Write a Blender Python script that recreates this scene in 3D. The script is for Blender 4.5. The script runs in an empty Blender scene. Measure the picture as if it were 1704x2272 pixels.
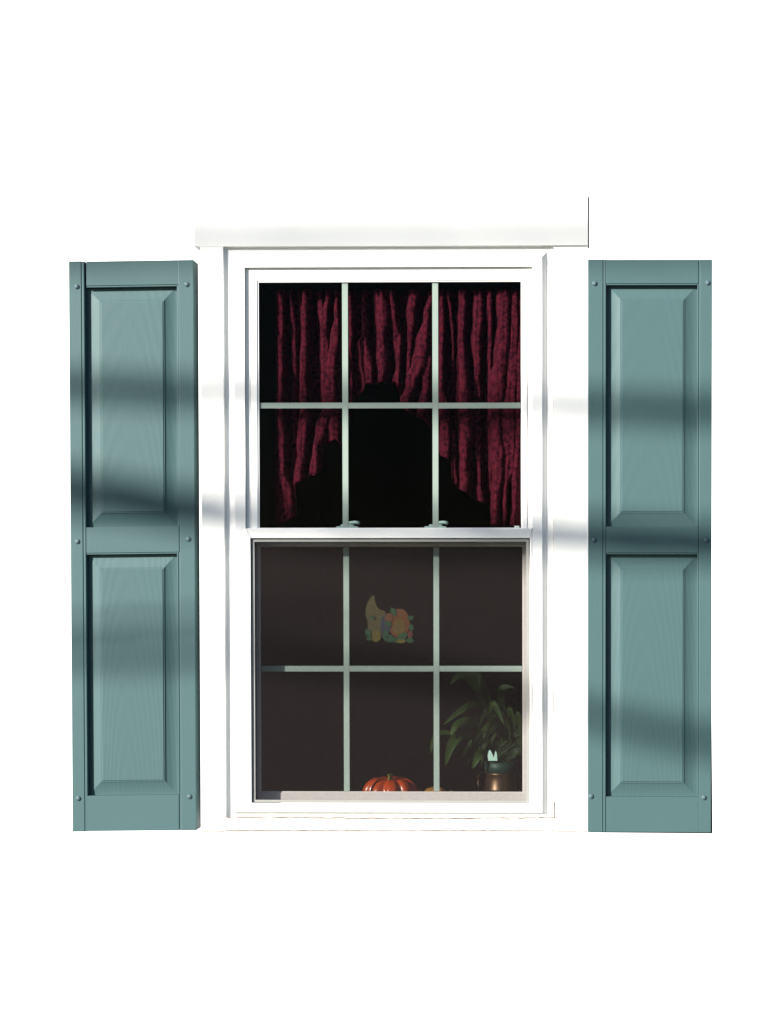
import bpy, bmesh, math, random
from mathutils import Vector, Matrix, Euler
random.seed(7)
SC = bpy.context.scene
COL = SC.collection
R = math.radians

# ------------------------------------------------------------------ camera
S = 0.0011                      # metres per photograph pixel on the casing plane
IMW, IMH = 1704.0, 2272.0
FOC = 76.8
CAM = Vector((0.50, -4.0, -0.18))
ROT = Euler((R(90 - 1.3), 0, R(1.0)), 'XYZ')
cd = bpy.data.cameras.new('camera'); cam = bpy.data.objects.new('camera', cd); COL.objects.link(cam)
cam.location = CAM; cam.rotation_euler = ROT
cd.sensor_fit = 'HORIZONTAL'; cd.sensor_width = 36.0; cd.lens = FOC
cd.clip_end = 500.0; cd.clip_start = 0.05
M3 = ROT.to_matrix()
v = M3.transposed() @ (Vector((0, 0, 0)) - CAM)
SHX = (v.x / -v.z) * FOC / 36.0; SHY = (v.y / -v.z) * FOC / 36.0
cd.shift_x = SHX; cd.shift_y = SHY
SC.camera = cam

def at(px, py, y):
    """world point on the plane at depth y that the photograph shows at px, py"""
    d = M3 @ Vector(((px / IMW - .5 + SHX) * 36 / FOC, ((IMH / 2 - py) / IMW + SHY) * 36 / FOC, -1))
    t = (y - CAM.y) / d.y
    return CAM + d * t

def rect(x0, y0, x1, y1, y):
    a, b, c, d = at(x0, y0, y), at(x0, y1, y), at(x1, y0, y), at(x1, y1, y)
    return ((a.x + b.x) / 2, (c.x + d.x) / 2, (b.z + d.z) / 2, (a.z + c.z) / 2)   # xl, xr, zb, zt

# ------------------------------------------------------------------ light
SUNV = Vector((-1.0, -1.0, 0.57)).normalized()      # towards the sun
ELEV = math.asin(SUNV.z)
sl = bpy.data.lights.new('sun', 'SUN'); so = bpy.data.objects.new('sun', sl); COL.objects.link(so)
sl.energy = 4.6; sl.angle = R(0.55); sl.color = (1.0, 0.955, 0.88)
so.location = SUNV * 30
so.rotation_euler = SUNV.to_track_quat('Z', 'Y').to_euler()
w = bpy.data.worlds.new('World'); SC.world = w; w.use_nodes = True
nt = w.node_tree; bg = nt.nodes['Background']
sky = nt.nodes.new('ShaderNodeTexSky'); sky.sky_type = 'NISHITA'; sky.sun_disc = False
sky.sun_elevation = ELEV; sky.sun_rotation = R(225); sky.ozone_density = 4.0
nt.links.new(sky.outputs[0], bg.inputs[0]); bg.inputs[1].default_value = 0.058
SC.view_settings.view_transform = 'Standard'; SC.view_settings.look = 'None'
SC.view_settings.exposure = 1.26; SC.view_settings.gamma = 1.0
SC.cycles.max_bounces = 8; SC.cycles.transparent_max_bounces = 16
SC.cycles.caustics_reflective = False; SC.cycles.caustics_refractive = False

# ------------------------------------------------------------------ materials
def mat(name, col, rough=.5, spec=.5, metal=0.0, var=0.0, vscale=30, bump=0.0, bscale=200, stretch=None, coat=0):
    m = bpy.data.materials.new(name); m.use_nodes = True
    n = m.node_tree; p = n.nodes['Principled BSDF']
    p.inputs['Base Color'].default_value = (*col, 1); p.inputs['Roughness'].default_value = rough
    p.inputs['Specular IOR Level'].default_value = spec; p.inputs['Metallic'].default_value = metal
    p.inputs['Coat Weight'].default_value = coat; p.inputs['Coat Roughness'].default_value = .06
    tc = n.nodes.new('ShaderNodeTexCoord'); mp = n.nodes.new('ShaderNodeMapping')
    n.links.new(tc.outputs['Object'], mp.inputs[0])
    if stretch: mp.inputs['Scale'].default_value = stretch
    if var:
        no = n.nodes.new('ShaderNodeTexNoise'); no.inputs['Scale'].default_value = vscale
        no.inputs['Detail'].default_value = 6
        mx = n.nodes.new('ShaderNodeMix'); mx.data_type = 'RGBA'
        mx.inputs[6].default_value = (*[c * (1 - var) for c in col], 1)
        mx.inputs[7].default_value = (*[min(1, c * (1 + var)) for c in col], 1)
        n.links.new(mp.outputs[0], no.inputs[0]); n.links.new(no.outputs[0], mx.inputs[0])
        n.links.new(mx.outputs[2], p.inputs['Base Color'])
    if bump:
        no2 = n.nodes.new('ShaderNodeTexNoise'); no2.inputs['Scale'].default_value = bscale
        no2.inputs['Detail'].default_value = 4
        b = n.nodes.new('ShaderNodeBump'); b.inputs['Strength'].default_value = bump
        b.inputs['Distance'].default_value = .001
        n.links.new(mp.outputs[0], no2.inputs[0]); n.links.new(no2.outputs[0], b.inputs['Height'])
        n.links.new(b.outputs[0], p.inputs['Normal'])
    return m

M_white = mat('white_vinyl', (.78, .775, .76), .42, .4, var=.025, vscale=9, bump=.12, bscale=90)
M_board = mat('white_painted_board', (.80, .80, .775), .55, .3, var=.03, vscale=6, bump=.15, bscale=60, stretch=(1, 1, .3))
M_backdrop = mat('white_backdrop', (.88, .88, .88), .9, .1)
M_muntin = mat('pale_green_muntin', (.36, .365, .37), .5, .3, var=.05, vscale=25)
M_muntin2 = mat('pale_green_lower_muntin', (.57, .60, .60), .5, .3, var=.08, vscale=25)
M_white2 = mat('weathered_sash_vinyl', (.60, .57, .54), .5, .3, var=.12, vscale=14, stretch=(.25, 1, 1))
M_alu = mat('screen_frame_grey', (.27, .27, .255), .45, .5, var=.06, vscale=40)
M_latch = mat('latch_metal', (.33, .40, .42), .35, .5)
M_dark = mat('painted_shade', (.02, .017, .013), .9, .1)  # flat dark colour painted where only shade falls
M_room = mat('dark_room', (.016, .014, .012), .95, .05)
M_rivet = mat('shutter_rivet', (.066, .108, .125), .5, .3)
M_caulk = mat('aged_caulk', (.21, .135, .10), .9, .1, var=.6, vscale=60)
M_bark = mat('bark', (.09, .07, .05), .9, .2, var=.4, vscale=12, bump=1, bscale=40)
M_ground = mat('lawn', (.05, .06, .05), 1, .1, var=.3, vscale=3)
M_stool = mat('interior_sill', (.10, .07, .055), .5, .3)

def shutter_mat(name, grain):
    m = mat(name, (.084, .141, .127), .5, .22)
    n = m.node_tree; p = n.nodes['Principled BSDF']
    tc = n.nodes.new('ShaderNodeTexCoord')
    # colour drift, chalky weathering
    no = n.nodes.new('ShaderNodeTexNoise'); no.inputs['Scale'].default_value = 4; no.inputs['Detail'].default_value = 8
    mx = n.nodes.new('ShaderNodeMix'); mx.data_type = 'RGBA'
    mx.inputs[6].default_value = (.052, .102, .105, 1); mx.inputs[7].default_value = (.060, .113, .116, 1)
    n.links.new(tc.outputs['Object'], no.inputs[0]); n.links.new(no.outputs[0], mx.inputs[0])
    n.links.new(mx.outputs[2], p.inputs['Base Color'])
    # embossed cathedral wood grain: rings of a log that leans away
    mp = n.nodes.new('ShaderNodeMapping'); mp.inputs['Scale'].default_value = (1, 1, .11)
    dn = n.nodes.new('ShaderNodeTexNoise'); dn.inputs['Scale'].default_value = 9; dn.inputs['Detail'].default_value = 2
    add = n.nodes.new('ShaderNodeVectorMath'); add.operation = 'MULTIPLY_ADD'
    add.inputs[1].default_value = (.022, .022, .022)
    n.links.new(tc.outputs['Object'], mp.inputs[0]); n.links.new(mp.outputs[0], dn.inputs[0])
    n.links.new(dn.outputs[1], add.inputs[0]); n.links.new(mp.outputs[0], add.inputs[2])
    wv = n.nodes.new('ShaderNodeTexWave'); wv.wave_type = 'RINGS'; wv.rings_direction = 'Y'
    wv.inputs['Scale'].default_value = 34; wv.inputs['Distortion'].default_value = 1.5
    wv.inputs['Detail'].default_value = 3; wv.inputs['Detail Scale'].default_value = 2.0
    n.links.new(add.outputs[0], wv.inputs[0])
    fn = n.nodes.new('ShaderNodeTexNoise'); fn.inputs['Scale'].default_value = 160; fn.inputs['Detail'].default_value = 3
    mp2 = n.nodes.new('ShaderNodeMapping'); mp2.inputs['Scale'].default_value = (1, 1, .12)
    n.links.new(tc.outputs['Object'], mp2.inputs[0]); n.links.new(mp2.outputs[0], fn.inputs[0])
    ad = n.nodes.new('ShaderNodeMath'); ad.operation = 'MULTIPLY_ADD'; ad.inputs[1].default_value = grain
    n.links.new(wv.outputs[1], ad.inputs[0])
    mu = n.nodes.new('ShaderNodeMath'); mu.operation = 'MULTIPLY'; mu.inputs[1].default_value = .8
    n.links.new(fn.outputs[0], mu.inputs[0]); n.links.new(mu.outputs[0], ad.inputs[2])
    b = n.nodes.new('ShaderNodeBump'); b.inputs['Strength'].default_value = .16; b.inputs['Distance'].default_value = .0007
    n.links.new(ad.outputs[0], b.inputs['Height']); n.links.new(b.outputs[0], p.inputs['Normal'])
    return m
M_shut = shutter_mat('teal_shutter_vinyl', .25)
M_panel = shutter_mat('teal_shutter_panel', 1.0)

def glass_mat(name, tint, refl):
    m = bpy.data.materials.new(name); m.use_nodes = True; n = m.node_tree
    for x in list(n.nodes):
        if x.type == 'BSDF_PRINCIPLED': n.nodes.remove(x)
    out = [x for x in n.nodes if x.type == 'OUTPUT_MATERIAL'][0]
    tr = n.nodes.new('ShaderNodeBsdfTransparent'); tr.inputs[0].default_value = (*tint, 1)
    gl = n.nodes.new('ShaderNodeBsdfGlossy'); gl.inputs['Roughness'].default_value = .02
    fr = n.nodes.new('ShaderNodeFresnel'); fr.inputs[0].default_value = refl
    mx = n.nodes.new('ShaderNodeMixShader')
    n.links.new(fr.outputs[0], mx.inputs[0]); n.links.new(tr.outputs[0], mx.inputs[1]); n.links.new(gl.outputs[0], mx.inputs[2])
    n.links.new(mx.outputs[0], out.inputs[0]); return m
M_glass = glass_mat('green_tinted_glass', (.82, .90, .845), 1.14)

def screen_mat():
    m = bpy.data.materials.new('insect_screen'); m.use_nodes = True; n = m.node_tree
    p = n.nodes['Principled BSDF']; out = [x for x in n.nodes if x.type == 'OUTPUT_MATERIAL'][0]
    p.inputs['Base Color'].default_value = (.0215, .017, .0168, 1); p.inputs['Roughness'].default_value = .7
    p.inputs['Specular IOR Level'].default_value = .1
    tr = n.nodes.new('ShaderNodeBsdfTransparent')
    tc = n.nodes.new('ShaderNodeTexCoord')
    no = n.nodes.new('ShaderNodeTexNoise'); no.inputs['Scale'].default_value = 420; no.inputs['Detail'].default_value = 2
    mp = n.nodes.new('ShaderNodeMapping'); mp.inputs['Scale'].default_value = (1, 1, .5)
    mr = n.nodes.new('ShaderNodeMapRange'); mr.inputs[1].default_value = .3; mr.inputs[2].default_value = .7
    mr.inputs[3].default_value = .35; mr.inputs[4].default_value = .43
    mx = n.nodes.new('ShaderNodeMixShader')
    n.links.new(tc.outputs['Object'], mp.inputs[0]); n.links.new(mp.outputs[0], no.inputs[0])
    n.links.new(no.outputs[0], mr.inputs[0]); n.links.new(mr.outputs[0], mx.inputs[0])
    n.links.new(tr.outputs[0], mx.inputs[1]); n.links.new(p.outputs[0], mx.inputs[2]); n.links.new(mx.outputs[0], out.inputs[0])
    return m
M_screen = screen_mat()

def curtain_mat():
    m = bpy.data.materials.new('burgundy_damask'); m.use_nodes = True; n = m.node_tree
    p = n.nodes['Principled BSDF']; p.inputs['Roughness'].default_value = .9; p.inputs['Specular IOR Level'].default_value = .02
    tc = n.nodes.new('ShaderNodeTexCoord')
    vo = n.nodes.new('ShaderNodeTexVoronoi'); vo.inputs['Scale'].default_value = 120; vo.feature = 'SMOOTH_F1'
    no = n.nodes.new('ShaderNodeTexNoise'); no.inputs['Scale'].default_value = 150; no.inputs['Detail'].default_value = 5
    no.inputs['Distortion'].default_value = 1.5
    mu = n.nodes.new('ShaderNodeMath'); mu.operation = 'MULTIPLY_ADD'; mu.inputs[1].default_value = .55
    n.links.new(tc.outputs['Object'], vo.inputs[0]); n.links.new(tc.outputs['Object'], no.inputs[0])
    n.links.new(vo.outputs[0], mu.inputs[0]); n.links.new(no.outputs[0], mu.inputs[2])
    cr = n.nodes.new('ShaderNodeValToRGB')
    cr.color_ramp.elements[0].position = .58; cr.color_ramp.elements[0].color = (.014, .0015, .006, 1)
    cr.color_ramp.elements[1].position = .84; cr.color_ramp.elements[1].color = (.068, .006, .014, 1)
    n.links.new(mu.outputs[0], cr.inputs[0]); n.links.new(cr.outputs[0], p.inputs['Base Color'])
    b = n.nodes.new('ShaderNodeBump'); b.inputs['Strength'].default_value = .5; b.inputs['Distance'].default_value = .0012
    n.links.new(mu.outputs[0], b.inputs['Height']); n.links.new(b.outputs[0], p.inputs['Normal'])
    return m
M_curt = curtain_mat()

# ------------------------------------------------------------------ object helpers
def tag(o, label=None, cat=None, group=None, kind=None):
    if label: o['label'] = label
    if cat: o['category'] = cat
    if group: o['group'] = group
    if kind: o['kind'] = kind
    return o
def empty(name, loc, label, cat, group=None):
    o = bpy.data.objects.new(name, None); COL.objects.link(o); o.location = loc; o.empty_display_size = .1
    bpy.context.view_layer.update()
    return tag(o, label, cat, group)
def link(name, bm, m, parent=None, smooth=False):
    bmesh.ops.recalc_face_normals(bm, faces=bm.faces[:])
    me = bpy.data.meshes.new(name); bm.to_mesh(me); bm.free()
    me.materials.append(m)
    if smooth:
        for p in me.polygons: p.use_smooth = True
    o = bpy.data.objects.new(name, me); COL.objects.link(o)
    if parent:
        o.parent = parent
        off = Vector((0, 0, 0)); q = parent
        while q: off += q.location; q = q.parent
        me.transform(Matrix.Translation(-off))
    return o
def add_box(bm, x0, x1, y0, y1, z0, z1, bev=0.0, seg=2):
    b = bmesh.new()
    r = bmesh.ops.create_cube(b, size=1)
    for vv in b.verts:
        vv.co = Vector((x0 + (vv.co.x + .5) * (x1 - x0), y0 + (vv.co.y + .5) * (y1 - y0), z0 + (vv.co.z + .5) * (z1 - z0)))
    if bev: bmesh.ops.bevel(b, geom=b.edges[:], offset=bev, segments=seg, affect='EDGES', profile=.6)
    me = bpy.data.meshes.new('t'); b.to_mesh(me); b.free(); bm.from_mesh(me); bpy.data.meshes.remove(me)
def pbox(name, px0, py0, px1, py1, yf, yb, m, parent, bev=.0008, shear=None, smooth=False):
    xl, xr, zb, zt = rect(px0, py0, px1, py1, yf)
    bm = bmesh.new(); add_box(bm, xl, xr, yf, yb, zb, zt, bev)
    if shear: bmesh_shear(bm, shear)
    return link(name, bm, m, parent, smooth)
def bmesh_shear(bm, sh):
    k, xc = sh
    for vv in bm.verts: vv.co.z += k * (vv.co.x - xc)
def ring(bm, levels, cap=False):
    """levels: list of ((px rect), y) -> mitred rings"""
    rows = []
    for rc, y in levels:
        xl, xr, zb, zt = rect(*rc, y)
        rows.append([bm.verts.new((xl, y, zb)), bm.verts.new((xr, y, zb)), bm.verts.new((xr, y, zt)), bm.verts.new((xl, y, zt))])
    for a, b in zip(rows, rows[1:]):
        for i in range(4):
            j = (i + 1) % 4
            bm.faces.new((a[i], a[j], b[j], b[i]))
    if cap: bm.faces.new(rows[-1])
def pring(name, levels, m, parent, cap=False, shear=None):
    bm = bmesh.new(); ring(bm, levels, cap)
    if shear: bmesh_shear(bm, shear)
    return link(name, bm, m, parent)
def tube(bm, pts, rads, n=12, caps=True):
    rows = []
    for i, p in enumerate(pts):
        p = Vector(p); a = Vector(pts[max(i - 1, 0)]); b = Vector(pts[min(i + 1, len(pts) - 1)])
        t = (b - a).normalized(); u = t.orthogonal().normalized() if abs(t.z) > .95 else t.cross(Vector((0, 0, 1))).normalized()
        w_ = t.cross(u)
        rows.append([bm.verts.new(p + (u * math.cos(2 * math.pi * k / n) + w_ * math.sin(2 * math.pi * k / n)) * rads[i]) for k in range(n)])
    for a, b in zip(rows, rows[1:]):
        for k in range(n): bm.faces.new((a[k], a[(k + 1) % n], b[(k + 1) % n], b[k]))
    if caps: bm.faces.new(rows[0]); bm.faces.new(rows[-1])
def lathe(bm, c, prof, n=32, lobes=0, amp=0, sx=1, sy=1):
    rows = []
    for r, z in prof:
        rows.append([bm.verts.new((c[0] + sx * r * (1 - amp * (.5 - .5 * math.cos(lobes * a)) ** 3) * math.cos(a),
                                   c[1] + sy * r * (1 - amp * (.5 - .5 * math.cos(lobes * a)) ** 3) * math.sin(a), c[2] + z))
                     for a in [2 * math.pi * (k + .5) / n for k in range(n)]])
    for a, b in zip(rows, rows[1:]):
        for k in range(n): bm.faces.new((a[k], a[(k + 1) % n], b[(k + 1) % n], b[k]))
    bm.faces.new(rows[0]); bm.faces.new(rows[-1])

# ------------------------------------------------------------------ setting
bm = bmesh.new(); add_box(bm, -14, 14, 5.0, 5.2, -3.2, 9)  # backdrop added so the background clips to blank white
tag(link('wall', bm, M_backdrop), 'plain sunlit white wall added as a blank backdrop behind the window', kind='structure')  # this 'wall' is only the added backdrop
bm = bmesh.new(); vs = [bm.verts.new(p) for p in ((-120, -120, -3.2), (120, -120, -3.2), (120, 120, -3.2), (-120, 120, -3.2))]; bm.faces.new(vs)
tag(link('ground', bm, M_ground), 'ground below the window', kind='structure')
# dark room behind the panes: floor, ceiling, side walls and back wall, open to the window
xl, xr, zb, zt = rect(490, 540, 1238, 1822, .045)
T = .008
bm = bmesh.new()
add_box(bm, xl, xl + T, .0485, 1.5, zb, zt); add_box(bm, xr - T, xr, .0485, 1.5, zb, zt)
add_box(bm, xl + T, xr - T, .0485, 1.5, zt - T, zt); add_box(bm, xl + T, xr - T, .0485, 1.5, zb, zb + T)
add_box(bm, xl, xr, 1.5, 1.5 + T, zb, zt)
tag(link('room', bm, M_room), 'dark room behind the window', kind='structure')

# ------------------------------------------------------------------ the window
win = empty('window', at(863, 1846, 0), 'white double hung window with six over six panes between two teal shutters', 'window')
o = pbox('head_casing', 431, 438, 1304, 546, -.0006, .048, M_board, win, .0012); o['label'] = 'plain wide white head board above the frame'
pbox('side_casing', 447.5, 547, 498, 1845, 0, .048, M_board, win, .001)
pbox('side_casing', 1228, 547, 1304, 1845, 0, .048, M_board, win, .001)
o = pbox('sill', 499, 1815.5, 1231, 1843, .001, .048, M_board, win, .002); o['label'] = 'low white sill under the sashes'
o = pbox('gap_shade_strip', 1304.4, 437, 1307.5, 546, .004, .03, M_dark, win, 0)  # dark strip painted as gap shade, no real trim part
o['label'] = 'thin dark strip painted as the shade of a gap at the right end of the head board'
frame = pring('frame', [((498, 547, 1228, 1815), .09), ((498, 547, 1228, 1815), .011), ((512, 561, 1213, 1807.5), .011),
                        ((522, 571, 1203, 1802), -.002), ((545, 592.5, 1181, 1797), -.002), ((545, 592.5, 1181, 1797), .10)], M_white, win)
# upper sash
up = pring('upper_sash', [((545, 593, 1181, 1176), 0.0250), ((545, 593, 1181, 1176), 0.0070), ((555, 602.5, 1171, 1174), 0.0070),
                          ((555.8, 603.3, 1170.2, 1174), 0.0100), ((557, 604.5, 1169, 1173.5), 0.0055), ((570.5, 622, 1160, 1172.4), 0.0055),
                          ((571.5, 623, 1159, 1172.2), 0.0075), ((575, 626, 1156, 1171), 0.0085), ((575, 626, 1156, 1171), 0.0210)], M_white, win)
def grid(sash, gx, gy, gl, yg, ym, th=.004, M_muntin=M_muntin):
    x0, y0, x1, y1 = gl
    for a, b in gx: pbox('muntin', a, y0 + 1.5, b, y1 - 1, ym, ym + th, M_muntin, sash, .0004)
    edges = [x0 + 1.5] + [e for g in gx for e in g] + [x1 - 1]
    pbox('muntin', edges[0], gy[0], edges[1] - .2, gy[1], ym + .0003, ym + th - .0003, M_muntin, sash, .0004)
    pbox('muntin', edges[2] + .2, gy[0], edges[3] - .2, gy[1], ym + .0003, ym + th - .0003, M_muntin, sash, .0004)
    pbox('muntin', edges[4] + .2, gy[0], edges[5], gy[1], ym + .0003, ym + th - .0003, M_muntin, sash, .0004)
    xs = [x0 - 2] + [(a + b) / 2 for a, b in gx] + [x1 + 2]; ys = [y0 - 2, sum(gy) / 2, y1 + 2]
    for r_ in range(2):
        for c_ in range(3):
            xl, xr, zb, zt = rect(xs[c_], ys[r_], xs[c_ + 1], ys[r_ + 1], yg)
            b = bmesh.new(); b.faces.new([b.verts.new(p) for p in ((xl, yg, zb), (xr, yg, zb), (xr, yg, zt), (xl, yg, zt))])
            link('pane', b, M_glass, sash)
grid(up, [(759.5, 772.5), (959.5, 972.5)], (893.5, 906), (575, 626, 1156, 1171), .0115, .0128)
# meeting rail / lower stop frame with mitred corners
lf = pring('lower_stop_frame', [((545.5, 1172, 1181, 1797), 0.0110), ((545.5, 1172, 1181, 1797), -0.0020), ((547, 1173.5, 1179.5, 1795.5), -0.0035),
                           ((556.5, 1193.5, 1176, 1782), -0.0028), ((557, 1194, 1175.5, 1782), 0.0150)], M_white, win)
lf['label'] = 'white frame round the lower sash with mitred corners'
for (a, b_, c, d_) in ((545.5, 1172, 557, 1194), (1181, 1172, 1175.5, 1194), (545.5, 1797, 557, 1782), (1181, 1797, 1175.5, 1782)):
    bm = bmesh.new(); tube(bm, [at(a, b_, -.0034), at(c, d_, -.0031)], [.0004] * 2, 6); link('mitre_joint', bm, M_alu, win)
# insect screen
scr = pring('screen_frame', [((559, 1196, 1173.8, 1780.5), 0.0110), ((559, 1196, 1173.8, 1780.5), 0.0045), ((560, 1197, 1173, 1779.5), 0.0035),
                             ((565.5, 1202, 1168, 1775.5), 0.0035), ((566, 1202.5, 1167.5, 1775), 0.0070), ((566, 1202.5, 1167.5, 1775), 0.0110)], M_alu, win)
xl, xr, zb, zt = rect(565, 1201.5, 1168.5, 1776, .008)
bm = bmesh.new(); bm.faces.new([bm.verts.new(p) for p in ((xl, .008, zb), (xr, .008, zb), (xr, .008, zt), (xl, .008, zt))])
o = link('insect_screen', bm, M_screen, scr); o['label'] = 'dark fine insect mesh over the lower sash'
# lower sash
lo = pring('lower_sash', [((556, 1180, 1180, 1792), 0.0830), ((556, 1180, 1180, 1792), 0.0560), ((575.5, 1210, 1162.5, 1759.5), 0.0560),
                          ((576.5, 1211, 1161.5, 1758.5), 0.0580), ((579, 1213, 1159, 1756), 0.0590), ((579, 1213, 1159, 1756), 0.0830),
                          ((556, 1180, 1180, 1792), 0.0830)], M_white2, win)
grid(lo, [(762.5, 775), (962, 974.5)], (1477.5, 1490), (579, 1213, 1159, 1756), .0635, .0655, M_muntin=M_muntin2)
# solid meeting rail top of the lower sash
pbox('meeting_rail', 556, 1172.5, 1180, 1180, .056, .083, M_white, win, .0005)
# sash locks
for lx in (770.0, 966.0):
    lk = pbox('sash_lock', lx - 24, 1167.5, lx + 23, 1172, .0615, .084, M_latch, win, .0008)
    a, b = at(lx - 14, 1163.5, .066), at(lx + 15, 1168, .066)
    bm = bmesh.new(); add_box(bm, a.x, b.x, .064, .080, b.z, a.z, .0012)
    tube(bm, [at(lx - 4, 1161.5, .072), at(lx + 8, 1159.5, .066), at(lx + 18, 1158.5, .060), at(lx + 27, 1160.5, .056)], [.0030, .0036, .0040, .0046], 12)
    link('lever', bm, M_latch, lk, True)
pbox('tilt_latch', 1141, 1166.5, 1152, 1171.5, .0115, .02, M_white, win, .0008)
# caulk beads round the sill
def bead(pts, rad, y, jitter=.0003):
    bm = bmesh.new(); P = []; rr = []
    for (a, b), (c, d) in zip(pts, pts[1:]):
        n = max(2, int(math.hypot(c - a, d - b) / 9))
        for i in range(n):
            t = i / n; q = at(a + (c - a) * t, b + (d - b) * t + random.uniform(-.5, .5), y); P.append(q); rr.append(rad * random.uniform(.75, 1.15))
    P.append(at(*pts[-1], y)); rr.append(rad)
    tube(bm, P, rr, 8); return link('caulk_bead', bm, M_caulk, win, True)
bead([(505, 1814.5), (640, 1814), (860, 1815), (1090, 1815), (1228, 1814)], .0015, -.0002)
bead([(1227.5, 1360), (1227.5, 1600), (1227.7, 1784), (1229, 1812)], .0006, .002)
bead([(1230, 1780), (1229, 1800), (1231, 1816)], .0013, -.0003)
bead([(449, 1845.2), (497, 1845)], .0012, .0005)
bead([(1231, 1845), (1303, 1845.5)], .0012, .0005)
bead([(500, 1843.5), (650, 1842.5), (760, 1843.5), (1000, 1843), (1230, 1843.5)], .0015, .0005)
bead([(1227.5, 548), (1227.2, 620), (1227.5, 900), (1227.5, 1360)], .0004, .002)

# ------------------------------------------------------------------ shutters
YF, YB = -.004, .055
def shutter(label, xs, top, bot, cuts, shear_k=0.0, side=0):
    """xs: stile outer L, stile inner L, opening L, opening R, stile inner R, stile outer R"""
    x0, x1, x2, x3, x4, x5 = xs
    c = at((x0 + x5) / 2, bot, YF)
    root = empty('shutter', (c.x, YB, c.z), label, 'shutter', 'teal raised panel shutters beside the window')
    sh = (shear_k, c.x) if shear_k else None
    pbox('stile', x0, top, x1, bot, YF, YB, M_shut, root, .0016, sh)
    pbox('stile', x4, top, x5, bot, YF, YB, M_shut, root, .0016, sh)
    # grooves with a small bead, then the rails between the stiles
    r1, p0, p1, r2, r3, p2, p3, r4 = cuts
    for a, b in ((top, r1), (r2, r3), (r4, bot)):
        pbox('rail', x2 - .5, a + (.6 if a == top else 0), x4 - 1.3, b - (.6 if b == bot else 0), YF + .0008, YB - .005, M_shut, root, .0009, sh)
    pbox('bead', x1 + 1.2, top + .6, x2 - 1.5, bot - .6, YF + .0007, YB - .03, M_shut, root, .0013, sh)
    pbox('groove', x1 - 1, top + .8, x2 - .4, bot - .8, YF + .0026, YB - .02, M_shut, root, 0, sh)
    pbox('groove', x4 - 3.2, top + .8, x4 + 1, bot - .8, YF + .0026, YB - .02, M_shut, root, 0, sh)
    for q0, q1 in ((r1, r2), (r3, r4)):
        pbox('bead', x3, q0 + .3, x4 - 1.3, q1 - .3, YF + .0012, YB - .03, M_shut, root, .0010, sh)
    for a, b in ((r1, p0), (r3, p2)):
        pbox('bead', x2 + .2, a + .9, x3 - .2, b, YF + .0010, YB - .03, M_shut, root, .0009, sh)
    D0 = YF + .0160           # recess floor
    for a, b in ((p0, r2), (p2, r4)):
        lv = [((x2, a, x3, b), YF + .0200), ((x2 + .01, a, x3, b), D0)]
        W = 30.0; n = 7
        for i in range(1, n + 1):
            t = i / n
            lv.append(((x2 + W * t, a + W * t, x3 - W * t * .93, b - W * t), D0 - .0072 * (t ** 1.7)))
        yi = D0 - .0072
        lv.append(((x2 + W + .8, a + W + .8, x3 - W * .93 - .8, b - W - .8), yi - .0017))
        lv.append(((x2 + W + 3.2, a + W + 3.2, x3 - W * .93 - 3.2, b - W - 3.2), yi - .0019))
        lv.append(((x2 + W + 4.0, a + W + 4.0, x3 - W * .93 - 4.0, b - W - 4.0), yi - .0034))
        lv.append(((x2 + W + 5.0, a + W + 5.0, x3 - W * .93 - 5.0, b - W - 5.0), yi - .0036))
        pring('panel', lv, M_panel, root, True, sh)
    # hollow back tray closes the body behind stiles, rails and panels
    xl, xr, zb, zt = rect(x1 - 2, top + 4, x4 + 2, bot - 4, YF + .02)
    bm = bmesh.new(); add_box(bm, xl, xr, YF + .0185, YB - .004, zb, zt)
    if sh: bmesh_shear(bm, sh)
    link('back_tray', bm, M_shut, root)
    return root, sh
def rivets(root, pts):
    for px, py in pts:
        c = at(px, py, YF); bm = bmesh.new()
        bmesh.ops.create_uvsphere(bm, u_segments=16, v_segments=8, radius=.0065)
        for vv in bm.verts: vv.co = Vector((c.x + vv.co.x, c.y + vv.co.y * .62, c.z + vv.co.z))
        link('rivet', bm, M_rivet, root, True)
YF = .006
ls, sh = shutter('left teal shutter whose inner side face shows beside the white casing', (156.5, 184, 192, 394, 398.5, 432.5), 578, 1844,
             (632.5, 636.5, 0, 1169, 1226, 1229.5, 0, 1765), .012)
rivets(ls, ((170.5, 636), (414.5, 631), (172, 1201.5), (418, 1196), (174, 1771.5), (420.5, 1767.5)))
YF = -.001
rs, sh = shutter('right teal shutter with a dark sliver of shade along its right edge', (1304.4, 1337.5, 1345.5, 1547, 1551, 1579), 575.5, 1847,
             (629, 632.5, 0, 1168.5, 1226.5, 1230, 0, 1768), -.002)
rivets(rs, ((1319.5, 629), (1570.5, 627.5), (1318, 1198), (1567.5, 1198.5), (1311.5, 1767), (1562, 1769.5)))
bm = bmesh.new()  # dark sheet in place of the shutter's cast shadow
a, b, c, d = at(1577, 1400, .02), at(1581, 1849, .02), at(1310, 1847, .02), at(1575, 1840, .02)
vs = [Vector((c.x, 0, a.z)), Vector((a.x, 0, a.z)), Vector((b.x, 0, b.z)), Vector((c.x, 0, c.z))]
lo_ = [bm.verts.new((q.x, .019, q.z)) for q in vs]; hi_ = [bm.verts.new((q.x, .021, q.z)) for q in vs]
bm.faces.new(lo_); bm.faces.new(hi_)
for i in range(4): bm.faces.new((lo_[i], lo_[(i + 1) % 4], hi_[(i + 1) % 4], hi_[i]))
o = link('shade_sliver', bm, M_dark, rs); o['label'] = 'dark sheet painted as cast shade, showing as a sliver past the edge'

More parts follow.
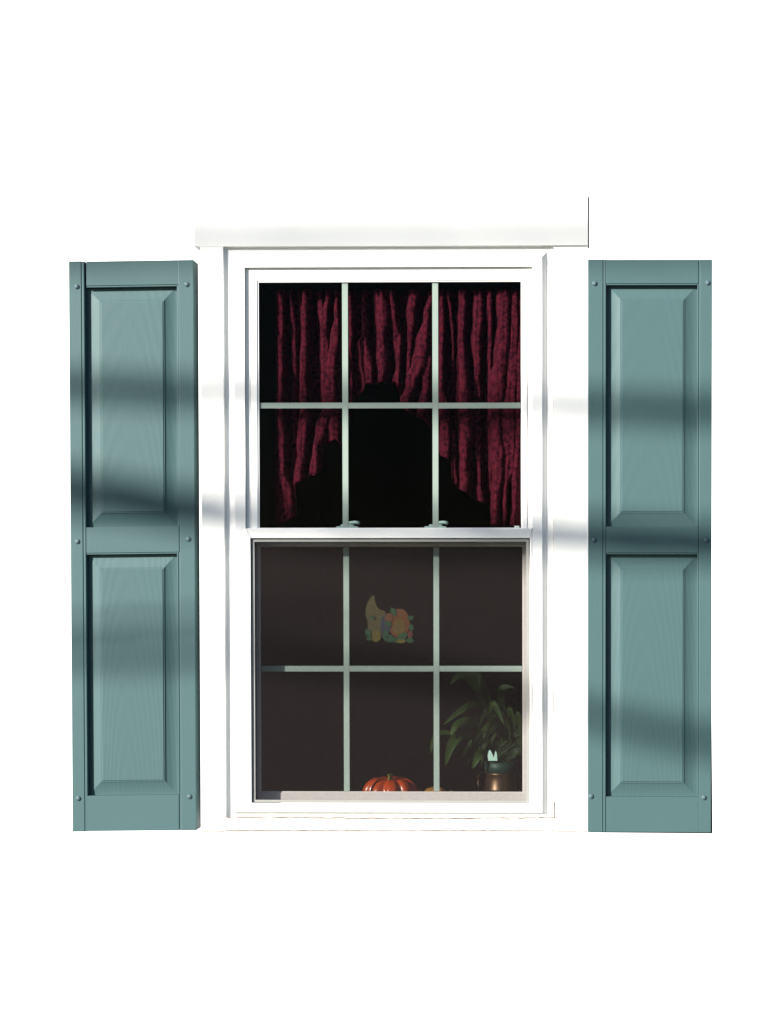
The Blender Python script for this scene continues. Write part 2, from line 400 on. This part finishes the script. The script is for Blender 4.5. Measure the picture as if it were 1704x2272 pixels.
# ------------------------------------------------------------------ curtain
def interp(tab, t):
    if t <= tab[0][0]: return tab[0][1]
    for (a, b), (c, d) in zip(tab, tab[1:]):
        if t <= c: return b + (d - b) * (t - a) / (c - a)
    return tab[-1][1]
# each fold: list of (py, px, half width, height) from its top to its foot
crests = [
 [(646, 622, 8, 34), (900, 622, 9, 36), (1050, 626, 11, 34), (1100, 634, 20, 26), (1170, 632, 17, 20)],
 [(646, 643, 4, 20), (760, 649, 6, 16), (900, 650, 6, 10), (1060, 650, 5, 12)],
 [(646, 661, 4, 12), (700, 660, 4, 6), (760, 660, 4, 4)],
 [(646, 678, 9, 38), (880, 673, 9, 38), (930, 676, 13, 34), (1000, 668, 11, 36), (1075, 662, 11, 36)],
 [(646, 706, 6, 20), (720, 716, 8, 30), (800, 722, 11, 36), (900, 730, 15, 38), (960, 712, 12, 38), (1000, 699, 8, 36), (1060, 697, 11, 38)],
 [(646, 727, 5, 30), (700, 722, 7, 34), (740, 719, 7, 30), (770, 719, 5, 20)],
 [(646, 746, 4, 26), (700, 746, 6, 30), (760, 742, 12, 38), (830, 734, 13, 38), (930, 738, 16, 34), (985, 742, 12, 34)],
 [(646, 777, 5, 28), (740, 777, 5, 26), (800, 774, 4, 10), (900, 774, 4, 8)],
 [(646, 808, 4, 26), (740, 808, 5, 28), (760, 806, 12, 36), (800, 815, 13, 38), (856, 819, 12, 38)],
 [(646, 846, 16, 38), (700, 848, 14, 38), (755, 847, 11, 36), (790, 849, 13, 38), (856, 846, 8, 38)],
 [(646, 868, 5, 34), (700, 872, 7, 26), (745, 878, 9, 22), (790, 880, 6, 20)],
 [(740, 884, 5, 20), (770, 885, 6, 34), (810, 884, 6, 34), (856, 880, 10, 38)],
 [(646, 917, 11, 36), (700, 913, 9, 34), (780, 908, 5, 28), (830, 905, 6, 26)],
 [(646, 957, 5, 34), (700, 948, 8, 38), (760, 938, 15, 40), (810, 930, 19, 40), (850, 912, 12, 38), (900, 898, 12, 38), (940, 902, 9, 30)],
 [(790, 948, 10, 30), (850, 945, 9, 34), (920, 936, 9, 38), (960, 945, 9, 34)],
 [(646, 980, 6, 28), (760, 979, 7, 26), (860, 978, 6, 30), (900, 984, 10, 28), (960, 987, 12, 30), (1018, 990, 12, 34)],
 [(646, 996, 5, 30), (700, 1000, 3, 20), (760, 1003, 3, 12), (860, 1004, 3, 6)],
 [(960, 1006, 4, 20), (1010, 1008, 5, 32), (1075, 1009, 7, 36)],
 [(646, 1026, 9, 38), (760, 1024, 8, 38), (860, 1029, 12, 38), (950, 1032, 13, 36), (1040, 1030, 11, 38), (1100, 1030, 12, 38)],
 [(646, 1062, 13, 34), (700, 1062, 11, 36), (760, 1056, 12, 38), (800, 1060, 8, 30), (860, 1056, 9, 14), (980, 1056, 9, 14), (1060, 1062, 5, 18), (1115, 1067, 8, 34)],
 [(646, 1086, 6, 36), (720, 1087, 5, 32), (780, 1086, 5, 24), (860, 1086, 4, 12), (1100, 1086, 3, 6)],
 [(646, 1116, 15, 40), (720, 1118, 14, 40), (790, 1112, 16, 40), (850, 1105, 16, 40), (930, 1102, 11, 38), (1000, 1104, 14, 38), (1060, 1106, 11, 38), (1110, 1100, 9, 42), (1170, 1098, 9, 42)],
 [(646, 1143, 8, 34), (800, 1138, 13, 32), (930, 1128, 20, 32), (1030, 1130, 16, 30), (1090, 1119, 5, 30), (1125, 1119, 6, 34), (1170, 1118, 5, 26)],
 [(646, 1160, 8, 30), (900, 1152, 9, 32), (1100, 1142, 6, 32), (1170, 1140, 7, 30)]]
def crest_at(tab, y):
    if y < tab[0][0] - 12: return None
    if y > tab[-1][0] + 12: return None
    if y <= tab[0][0]: return tab[0][1:]
    for a, b in zip(tab, tab[1:]):
        if y <= b[0]:
            t = (y - a[0]) / (b[0] - a[0]); t = t * t * (3 - 2 * t)
            return tuple(a[k] + (b[k] - a[k]) * t for k in (1, 2, 3))
    return tab[-1][1:]
bot = [(600, 1160), (612, 1166), (640, 1152), (654, 1146), (656, 1074), (664, 1068), (676, 1066), (688, 1052), (698, 1057), (710, 1046),
       (713, 986), (745, 975), (757, 990), (768, 940), (780, 884), (800, 862), (815, 850), (830, 853), (845, 848), (862, 851), (878, 846),
       (883, 880), (895, 908), (925, 925), (940, 928), (962, 965), (975, 1008), (988, 1016), (1000, 1022), (1003, 1064), (1018, 1084), (1034, 1093),
       (1050, 1106), (1071, 1115), (1078, 1118), (1086, 1120), (1088, 1164), (1110, 1167), (1172, 1166)]
NX, NY = 380, 120
ang = [random.uniform(0, 6.28) for _ in range(8)]
bm = bmesh.new(); rows = []
for j in range(NY + 1):
    row = []
    for i in range(NX + 1):
        px = 604 + (1172 - 604) * i / NX
        top_ = 640 + 1.5 * math.sin(px * .3)
        bt = interp(bot, px)
        py = top_ + (bt - top_) * j / NY
        h = 0
        cr_row = [crest_at(tb, py) for tb in crests]
        for k, tab in enumerate(crests):
            q = cr_row[k]
            if q is None: continue
            xc, ww, hh = q
            ed = min(1, max(0, (py - tab[0][0] + 12) / 12), max(0, (tab[-1][0] + 12 - py) / 12))
            xc += .6 * math.sin(py * .05 + ang[k % 8]) + .6 * math.sin(py * .13 + ang[(k + 3) % 8])
            ww *= 1 + .08 * math.sin(py * .07 + ang[(k + 5) % 8])
            d = (px - xc) / ww
            if abs(d) < 2.2:
                h = max(h, hh * ed * math.exp(-(abs(d) / 1.22) ** 4) * (1 + .05 * d))
        gather = math.exp(-((py - 650) / 7.0) ** 2) * 4 * math.sin(px * .55)
        pucker = 1.1 * math.sin(px * .31 + 3 * math.sin(py * .03)) * math.sin(py * .052 + px * .02) + .8 * math.sin(px * .12 - py * .11) + .8 * math.sin(px * .52 + 1.2 * math.sin(py * .02 + px * .01))
        y = .107 - 1.45 * (38 * (h / 38) ** .65 + (gather + pucker) * .7) * S
        P = at(px, py, .055); row.append(bm.verts.new((P.x, y, P.z)))
    rows.append(row)
for a, b in zip(rows, rows[1:]):
    for i in range(NX): bm.faces.new((a[i], a[i + 1], b[i + 1], b[i]))
cur = link('curtain', bm, M_curt, None, True)
tag(cur, 'burgundy damask swag curtain with stepped tails behind the upper sash', 'curtain')
md = cur.modifiers.new('thick', 'SOLIDIFY'); md.thickness = .0012; md.offset = 1

# ------------------------------------------------------------------ things on the inner sill
o = pbox('interior_sill', 500, 1805, 1228, 1817, .1005, .34, M_stool, win, .001)
STZ = rect(500, 1805, 1228, 1817, .1005)[3]

M_pump = mat('glazed_orange_ceramic', (.50, .050, .006), .3, .5, var=.3, vscale=14, coat=.5)
M_stem = mat('gourd_stem', (.22, .19, .05), .6, .3, var=.3)
M_gourd = mat('yellow_gourd', (.36, .14, .03), .4, .5, var=.2, vscale=20)
def pumpkin(px, halfw, topy, y, label):
    c = at(px, 1757, y); r = halfw * S * 1.0; top = at(px, topy, y).z - STZ
    root = empty('pumpkin', (c.x, y, STZ), label, 'pumpkin')
    prof = []
    for i in range(17):
        t = i / 16 * math.pi; prof.append((max(.006, r * (math.sin(t) ** .55)) , top / 2 - top / 2 * math.cos(t) - (.10 * top if i == 16 else .04 * top if i == 15 else 0)))
    bm = bmesh.new(); lathe(bm, (c.x, y, STZ), prof, 108, 9, .19); link('body', bm, M_pump, root, True)
    bm = bmesh.new(); z = STZ + top
    tube(bm, [(c.x, y, z - .012), (c.x - .001, y, z - .002), (c.x - .004, y - .002, z + .003), (c.x + .008, y - .003, z + .006)], [.008, .006, .0045, .005], 10)
    link('stem', bm, M_stem, root, True)
pumpkin(866, 66, 1724, .175, 'glossy orange ceramic pumpkin on the inner sill behind the lower middle pane')
# small gourd lying beside the muntin
c = at(966, 1760, .16); root = empty('gourd', (c.x, .16, STZ), 'small yellow orange gourd half hidden behind the right muntin', 'gourd')
bm = bmesh.new(); hz = at(966, 1746, .16).z - STZ
prof = [(max(.003, .030 * math.sin(i / 12 * math.pi) ** .7), hz / 2 - hz / 2 * math.cos(i / 12 * math.pi)) for i in range(13)]
lathe(bm, (c.x, .16, STZ), prof, 40, 8, .1, 1.15, 1); link('body', bm, M_gourd, root, True)
bm = bmesh.new(); tube(bm, [(c.x + .028, .16, STZ + hz * .6), (c.x + .042, .158, STZ + hz * .8), (c.x + .05, .156, STZ + hz * .75)], [.006, .004, .003], 8)
link('stem', bm, M_stem, root, True)

# ------------------------------------------------------------------ potted plant in a brass jug
M_brass = mat('aged_brass', (.12, .06, .04), .38, .5, .8, var=.35, vscale=18)
M_rim = mat('dark_teal_glaze', (.010, .032, .028), .5, .4, var=.3)
M_leaf = mat('glossy_leaf', (.011, .021, .003), .55, .15, var=.55, vscale=22)
M_leafl = mat('pale_leaf', (.028, .048, .005), .5, .2, var=.4, vscale=22)
M_sunpatch = mat('painted_sunpatch', (.62, .76, .72), .6, .3)
PY = .175
pc = at(1112, 1757, PY)
plant = empty('potted_plant', (pc.x, PY, STZ), 'leafy green houseplant in a brass jug behind the lower right pane', 'plant')
H = at(1112, 1712, PY).z - STZ; H2 = at(1112, 1688, PY).z - STZ
bm = bmesh.new()
lathe(bm, (pc.x, PY, STZ), [(.024, 0), (.034, .002), (.041, H * .25), (.0425, H * .45), (.042, H * .52), (.0435, H * .55), (.042, H * .58), (.040, H * .8), (.0385, H * .9), (.0405, H * .95), (.0405, H)], 48)
link('jug', bm, M_brass, plant, True)
bm = bmesh.new(); lathe(bm, (pc.x, PY, STZ), [(.036, H - .004), (.042, H + .001), (.044, H2), (.040, H2 + .001), (.038, H2 - .008)], 40)
link('inner_pot', bm, M_rim, plant, True)
bm = bmesh.new(); tube(bm, [at(1082, 1716, PY), at(1070, 1712, PY), at(1062, 1722, PY), at(1060, 1738, PY), at(1064, 1752, PY), at(1076, 1760, PY)], [.0022, .002, .0022, .0024, .0022, .002], 10)
link('handle', bm, M_brass, plant, True)
# two pointed patch of sunlight, painted as a white cutout
bm = bmesh.new(); yy = PY - .056
pts = [(1083, 1688), (1082, 1676), (1084, 1667), (1086, 1663.5), (1089, 1666), (1096, 1681), (1097, 1674), (1099.5, 1665), (1102, 1671), (1103, 1680), (1103.5, 1688)]
f = bm.faces.new([bm.verts.new(at(a, b, yy)) for a, b in pts]); r_ = bmesh.ops.extrude_face_region(bm, geom=[f])
for g in r_['geom']:
    if isinstance(g, bmesh.types.BMVert): g.co.y += .0012
o = link('sunpatch_cutout', bm, M_sunpatch, plant); o['label'] = 'small white two pointed cutout painted as a patch of sunlight at the pot rim'  # sunlight patch painted as a solid white shape
def leaf(pts, width, m, twist=0.0, dy=0.0):
    """pts: (px, py, depth) spine; leaf-shaped blade with a centre fold"""
    P = [at(a, b, c) for a, b, c in pts]
    n = 10; sp = []
    for i in range(n + 1):
        t = i / n * (len(P) - 1); k = min(int(t), len(P) - 2); f_ = t - k
        p0 = P[max(k - 1, 0)]; p1 = P[k]; p2 = P[k + 1]; p3 = P[min(k + 2, len(P) - 1)]
        sp.append(.5 * ((2 * p1) + (p2 - p0) * f_ + (2 * p0 - 5 * p1 + 4 * p2 - p3) * f_ ** 2 + (3 * p1 - p0 - 3 * p2 + p3) * f_ ** 3))
    bm = bmesh.new(); rr = []
    for i, p in enumerate(sp):
        t = i / n; tg = (sp[min(i + 1, n)] - sp[max(i - 1, 0)]).normalized()
        sd = tg.cross(Vector((math.sin(twist), -1, .25 + math.cos(twist) * .2))).normalized()
        ww = width * S * (math.sin(math.pi * min(1, t * .97 + .03)) ** .8) * (.62 + .38 * math.cos((t - .4) * 2)) + .0004
        nn = sd.cross(tg)
        rr.append([bm.verts.new(p - sd * ww + nn * ww * .25), bm.verts.new(p), bm.verts.new(p + sd * ww + nn * ww * .25)])
    for a, b in zip(rr, rr[1:]):
        bm.faces.new((a[0], a[1], b[1], b[0])); bm.faces.new((a[1], a[2], b[2], b[1]))
    return link('leaf', bm, m, plant, True)
leaf([(1085, 1600, .19), (1060, 1562, .16), (1020, 1578, .14), (984, 1608, .13)], 8, M_leafl, .3)
leaf([(1075, 1640, .18), (1045, 1605, .15), (1015, 1610, .13), (1000, 1632, .12)], 13, M_leafl, -.4)
leaf([(1070, 1650, .18), (1035, 1628, .15), (1003, 1650, .125), (988, 1700, .12)], 13, M_leafl, .2)
leaf([(1080, 1650, .19), (1050, 1610, .16), (1025, 1620, .14), (1012, 1655, .13)], 12, M_leaf, .6)
leaf([(1085, 1600, .18), (1092, 1560, .15), (1105, 1580, .14), (1118, 1608, .13)], 6, M_leafl, -.2)
leaf([(1115, 1640, .18), (1100, 1612, .15), (1085, 1612, .13), (1068, 1622, .12)], 13, M_leafl, .1)
leaf([(1120, 1640, .18), (1105, 1602, .15), (1092, 1612, .13), (1078, 1640, .12)], 10, M_leaf, .8)
leaf([(1130, 1640, .18), (1128, 1575, .15), (1136, 1585, .14), (1142, 1620, .13)], 5, M_leafl, .2)
leaf([(1140, 1640, .18), (1146, 1585, .15), (1152, 1600, .14), (1153, 1640, .13)], 6, M_leafl, .2)
leaf([(1100, 1690, .17), (1070, 1670, .14), (1058, 1685, .12), (1048, 1706, .12)], 9, M_leafl, .1)
leaf([(1060, 1640, .18), (985, 1625, .16), (962, 1640, .14), (955, 1672, .13)], 6, M_leafl, .1)
leaf([(1090, 1600, .2), (1050, 1515, .19), (1020, 1498, .18), (998, 1520, .17)], 10, M_leaf, .1)
leaf([(1110, 1600, .2), (1110, 1540, .19), (1125, 1528, .18), (1150, 1535, .17)], 11, M_leaf, .1)
leaf([(1100, 1600, .2), (1075, 1530, .18), (1062, 1500, .18), (1028, 1494, .17)], 9, M_leaf, -.5)
for k in range(46):
    a0 = random.uniform(-2.2, 2.2); L = random.uniform(40, 115)
    bx, by = 1112 + random.uniform(-14, 14), random.uniform(1630, 1690)
    dx = math.sin(a0) * L * .9; up_ = random.uniform(35, 110) * (.6 + .4 * math.cos(a0))
    x1_, y1_ = bx + dx * .5, by - up_ * .8
    x2_, y2_ = bx + dx * .85, by - up_ * .75 + random.uniform(0, 15)
    x3_, y3_ = bx + dx * 1.1, by - up_ * .3 + random.uniform(10, 45)
    dd = random.uniform(-.03, .06)
    leaf([(bx, by, PY), (x1_, y1_, PY + dd * .5), (x2_, y2_, PY + dd), (x3_, y3_, PY + dd)], random.uniform(6, 13), M_leaf if random.random() < .75 else M_leafl, random.uniform(-1, 1))
for k in range(9):
    bm = bmesh.new(); a = 1112 + random.uniform(-12, 12); b = a + random.uniform(-30, 30)
    tube(bm, [at(a, 1695, PY), at((a + b) / 2, 1660, PY), at(b, 1620 + random.uniform(-15, 15), PY)], [.0016, .0014, .0010], 6); link('stem', bm, M_leaf, plant, True)

# ------------------------------------------------------------------ cornucopia window ornament on the inside of the middle pane
YO = .076
orn = empty('window_ornament', at(864, 1430, YO), 'flat horn of plenty ornament with painted fruit on the middle lower pane', 'ornament')
def cut(name, pts, col, layer=0, smooth_iter=0):
    m = bpy.data.materials.get('ornament_' + name) or mat('ornament_' + name, tuple(c * .27 for c in col), .6, .3, var=.35, vscale=70)
    y = YO - layer * .0007
    bm = bmesh.new(); f = bm.faces.new([bm.verts.new(at(a, b, y)) for a, b in pts]); r_ = bmesh.ops.extrude_face_region(bm, geom=[f])
    for g in r_['geom']:
        if isinstance(g, bmesh.types.BMVert): g.co.y += .0009
    return link(name, bm, m, orn)
def Z(pts): return [(760 + a / 8.295, 1280 + b / 8.295) for a, b in pts]
cut('horn', Z([(545, 345), (585, 345), (600, 470), (635, 550), (690, 605), (770, 622), (800, 700), (780, 900), (740, 1050), (700, 1150), (620, 1200), (560, 1180), (515, 1080), (470, 950), (455, 800), (420, 690), (430, 560), (470, 450)]), (.30, .21, .08), 0)
def blob(cx, cy, rx, ry, n=22, j=.05): return [(cx + rx * math.cos(2 * math.pi * i / n) * (1 + random.uniform(-j, j)), cy + ry * math.sin(2 * math.pi * i / n) * (1 + random.uniform(-j, j))) for i in range(n)]
cut('pumpkin', Z(blob(1030, 850, 200, 275)), (.50, .13, .03), 1)
cut('squash', Z(blob(1040, 920, 120, 150)), (.42, .22, .03), 2)
cut('apple', Z(blob(850, 745, 75, 80)), (.48, .14, .05), 3)
cut('grapes', Z(blob(790, 900, 95, 210, j=.1)), (.10, .11, .20), 2)
cut('pear', Z(blob(620, 1090, 85, 105)), (.42, .28, .05), 3)
cut('berry', Z(blob(1240, 1060, 48, 75)), (.40, .07, .05), 3)
cut('corn', Z(blob(1070, 1180, 90, 38)), (.45, .33, .04), 4)
def leafshape(cx, cy, L, a, w_=.45): 
    pts = []
    for t in (0, .15, .3, .42, .5, .62, .8, 1, .8, .62, .5, .42, .3, .15):
        s_ = 1 if len(pts) <= 7 else -1
        ww = w_ * math.sin(math.pi * t) * (1.2 if t in (.3, .62) else .85) * s_
        u, v_ = (t - .5) * L, ww * L * .5
        pts.append((cx + u * math.cos(a) - v_ * math.sin(a), cy + u * math.sin(a) + v_ * math.cos(a)))
    return pts
for i, (cx, cy, L, a) in enumerate([(935, 640, 190, 1.1), (1250, 755, 150, -.3), (1265, 930, 150, 1.4), (470, 1030, 190, 1.2), (490, 1140, 130, .1), (850, 1130, 260, .2),
                       (1100, 1090, 230, -.4), (1240, 1170, 170, .1), (800, 1060, 200, 1.3), (960, 1160, 180, .3), (840, 860, 150, .5), (550, 740, 110, .7)]):
    cut('leaf', Z(leafshape(cx, cy, L, a, .55)), (.06, .22, .09), 4 + (i % 3))

# ------------------------------------------------------------------ bare tree off to the left whose branches shade the window
DIST = 8.2
def shade(px, py, extra=0.0): return at(px, py, 0) + SUNV * (DIST + extra)
tree_base = shade(-1250, 1200); trunk_x, trunk_y = tree_base.x, tree_base.y
tree = empty('tree', (trunk_x, trunk_y, -3.2), 'bare tree left of the window that throws branch shadows on it', 'tree')
bm = bmesh.new()
tube(bm, [(trunk_x + .1 * math.sin(i * .9), trunk_y + .06 * math.sin(i * 1.3), -3.2 + i * .75) for i in range(12)], [.17 - .011 * i for i in range(12)], 16)
link('trunk', bm, M_bark, tree, True)
def branch(pts, d0, d1, extra=0.0, twigs=0):
    P = [Vector((trunk_x, trunk_y, shade(-1250, pts[0][1] + 60).z))] + [shade(a, b, extra) for a, b in pts]
    Q = []; 
    for (a, b) in zip(P, P[1:]):
        for i in range(8): Q.append(a.lerp(b, i / 8) + Vector((random.uniform(-1, 1) * .004, random.uniform(-1, 1) * .01, random.uniform(-1, 1) * .004)))
    Q.append(P[-1]); n = len(Q)
    bm = bmesh.new(); tube(bm, Q, [(d0 + (d1 - d0) * i / (n - 1)) / 2 * random.uniform(.92, 1.08) for i in range(n)], 10)
    link('branch', bm, M_bark, tree, True)
branch([(60, 850), (440, 868), (860, 880), (1250, 900), (1720, 914)], .064, .058, 2.5)
branch([(40, 1050), (220, 1076), (380, 1104), (600, 1120), (900, 1140), (1250, 1165), (1750, 1185)], .074, .040, 2.0)
branch([(0, 1120), (200, 1125), (420, 1155), (640, 1190), (900, 1205), (1250, 1212), (1760, 1225)], .036, .046, 2.0)
branch([(-300, 1430), (200, 1380), (420, 1366), (760, 1350)], .026, .012, .6)
branch([(500, 1440), (900, 1480), (1180, 1545), (1350, 1596), (1500, 1632), (1740, 1662)], .040, .062, 4.5)
branch([(-100, 540), (400, 528), (900, 525), (1400, 522), (1700, 510)], .080, .076, 6.0)
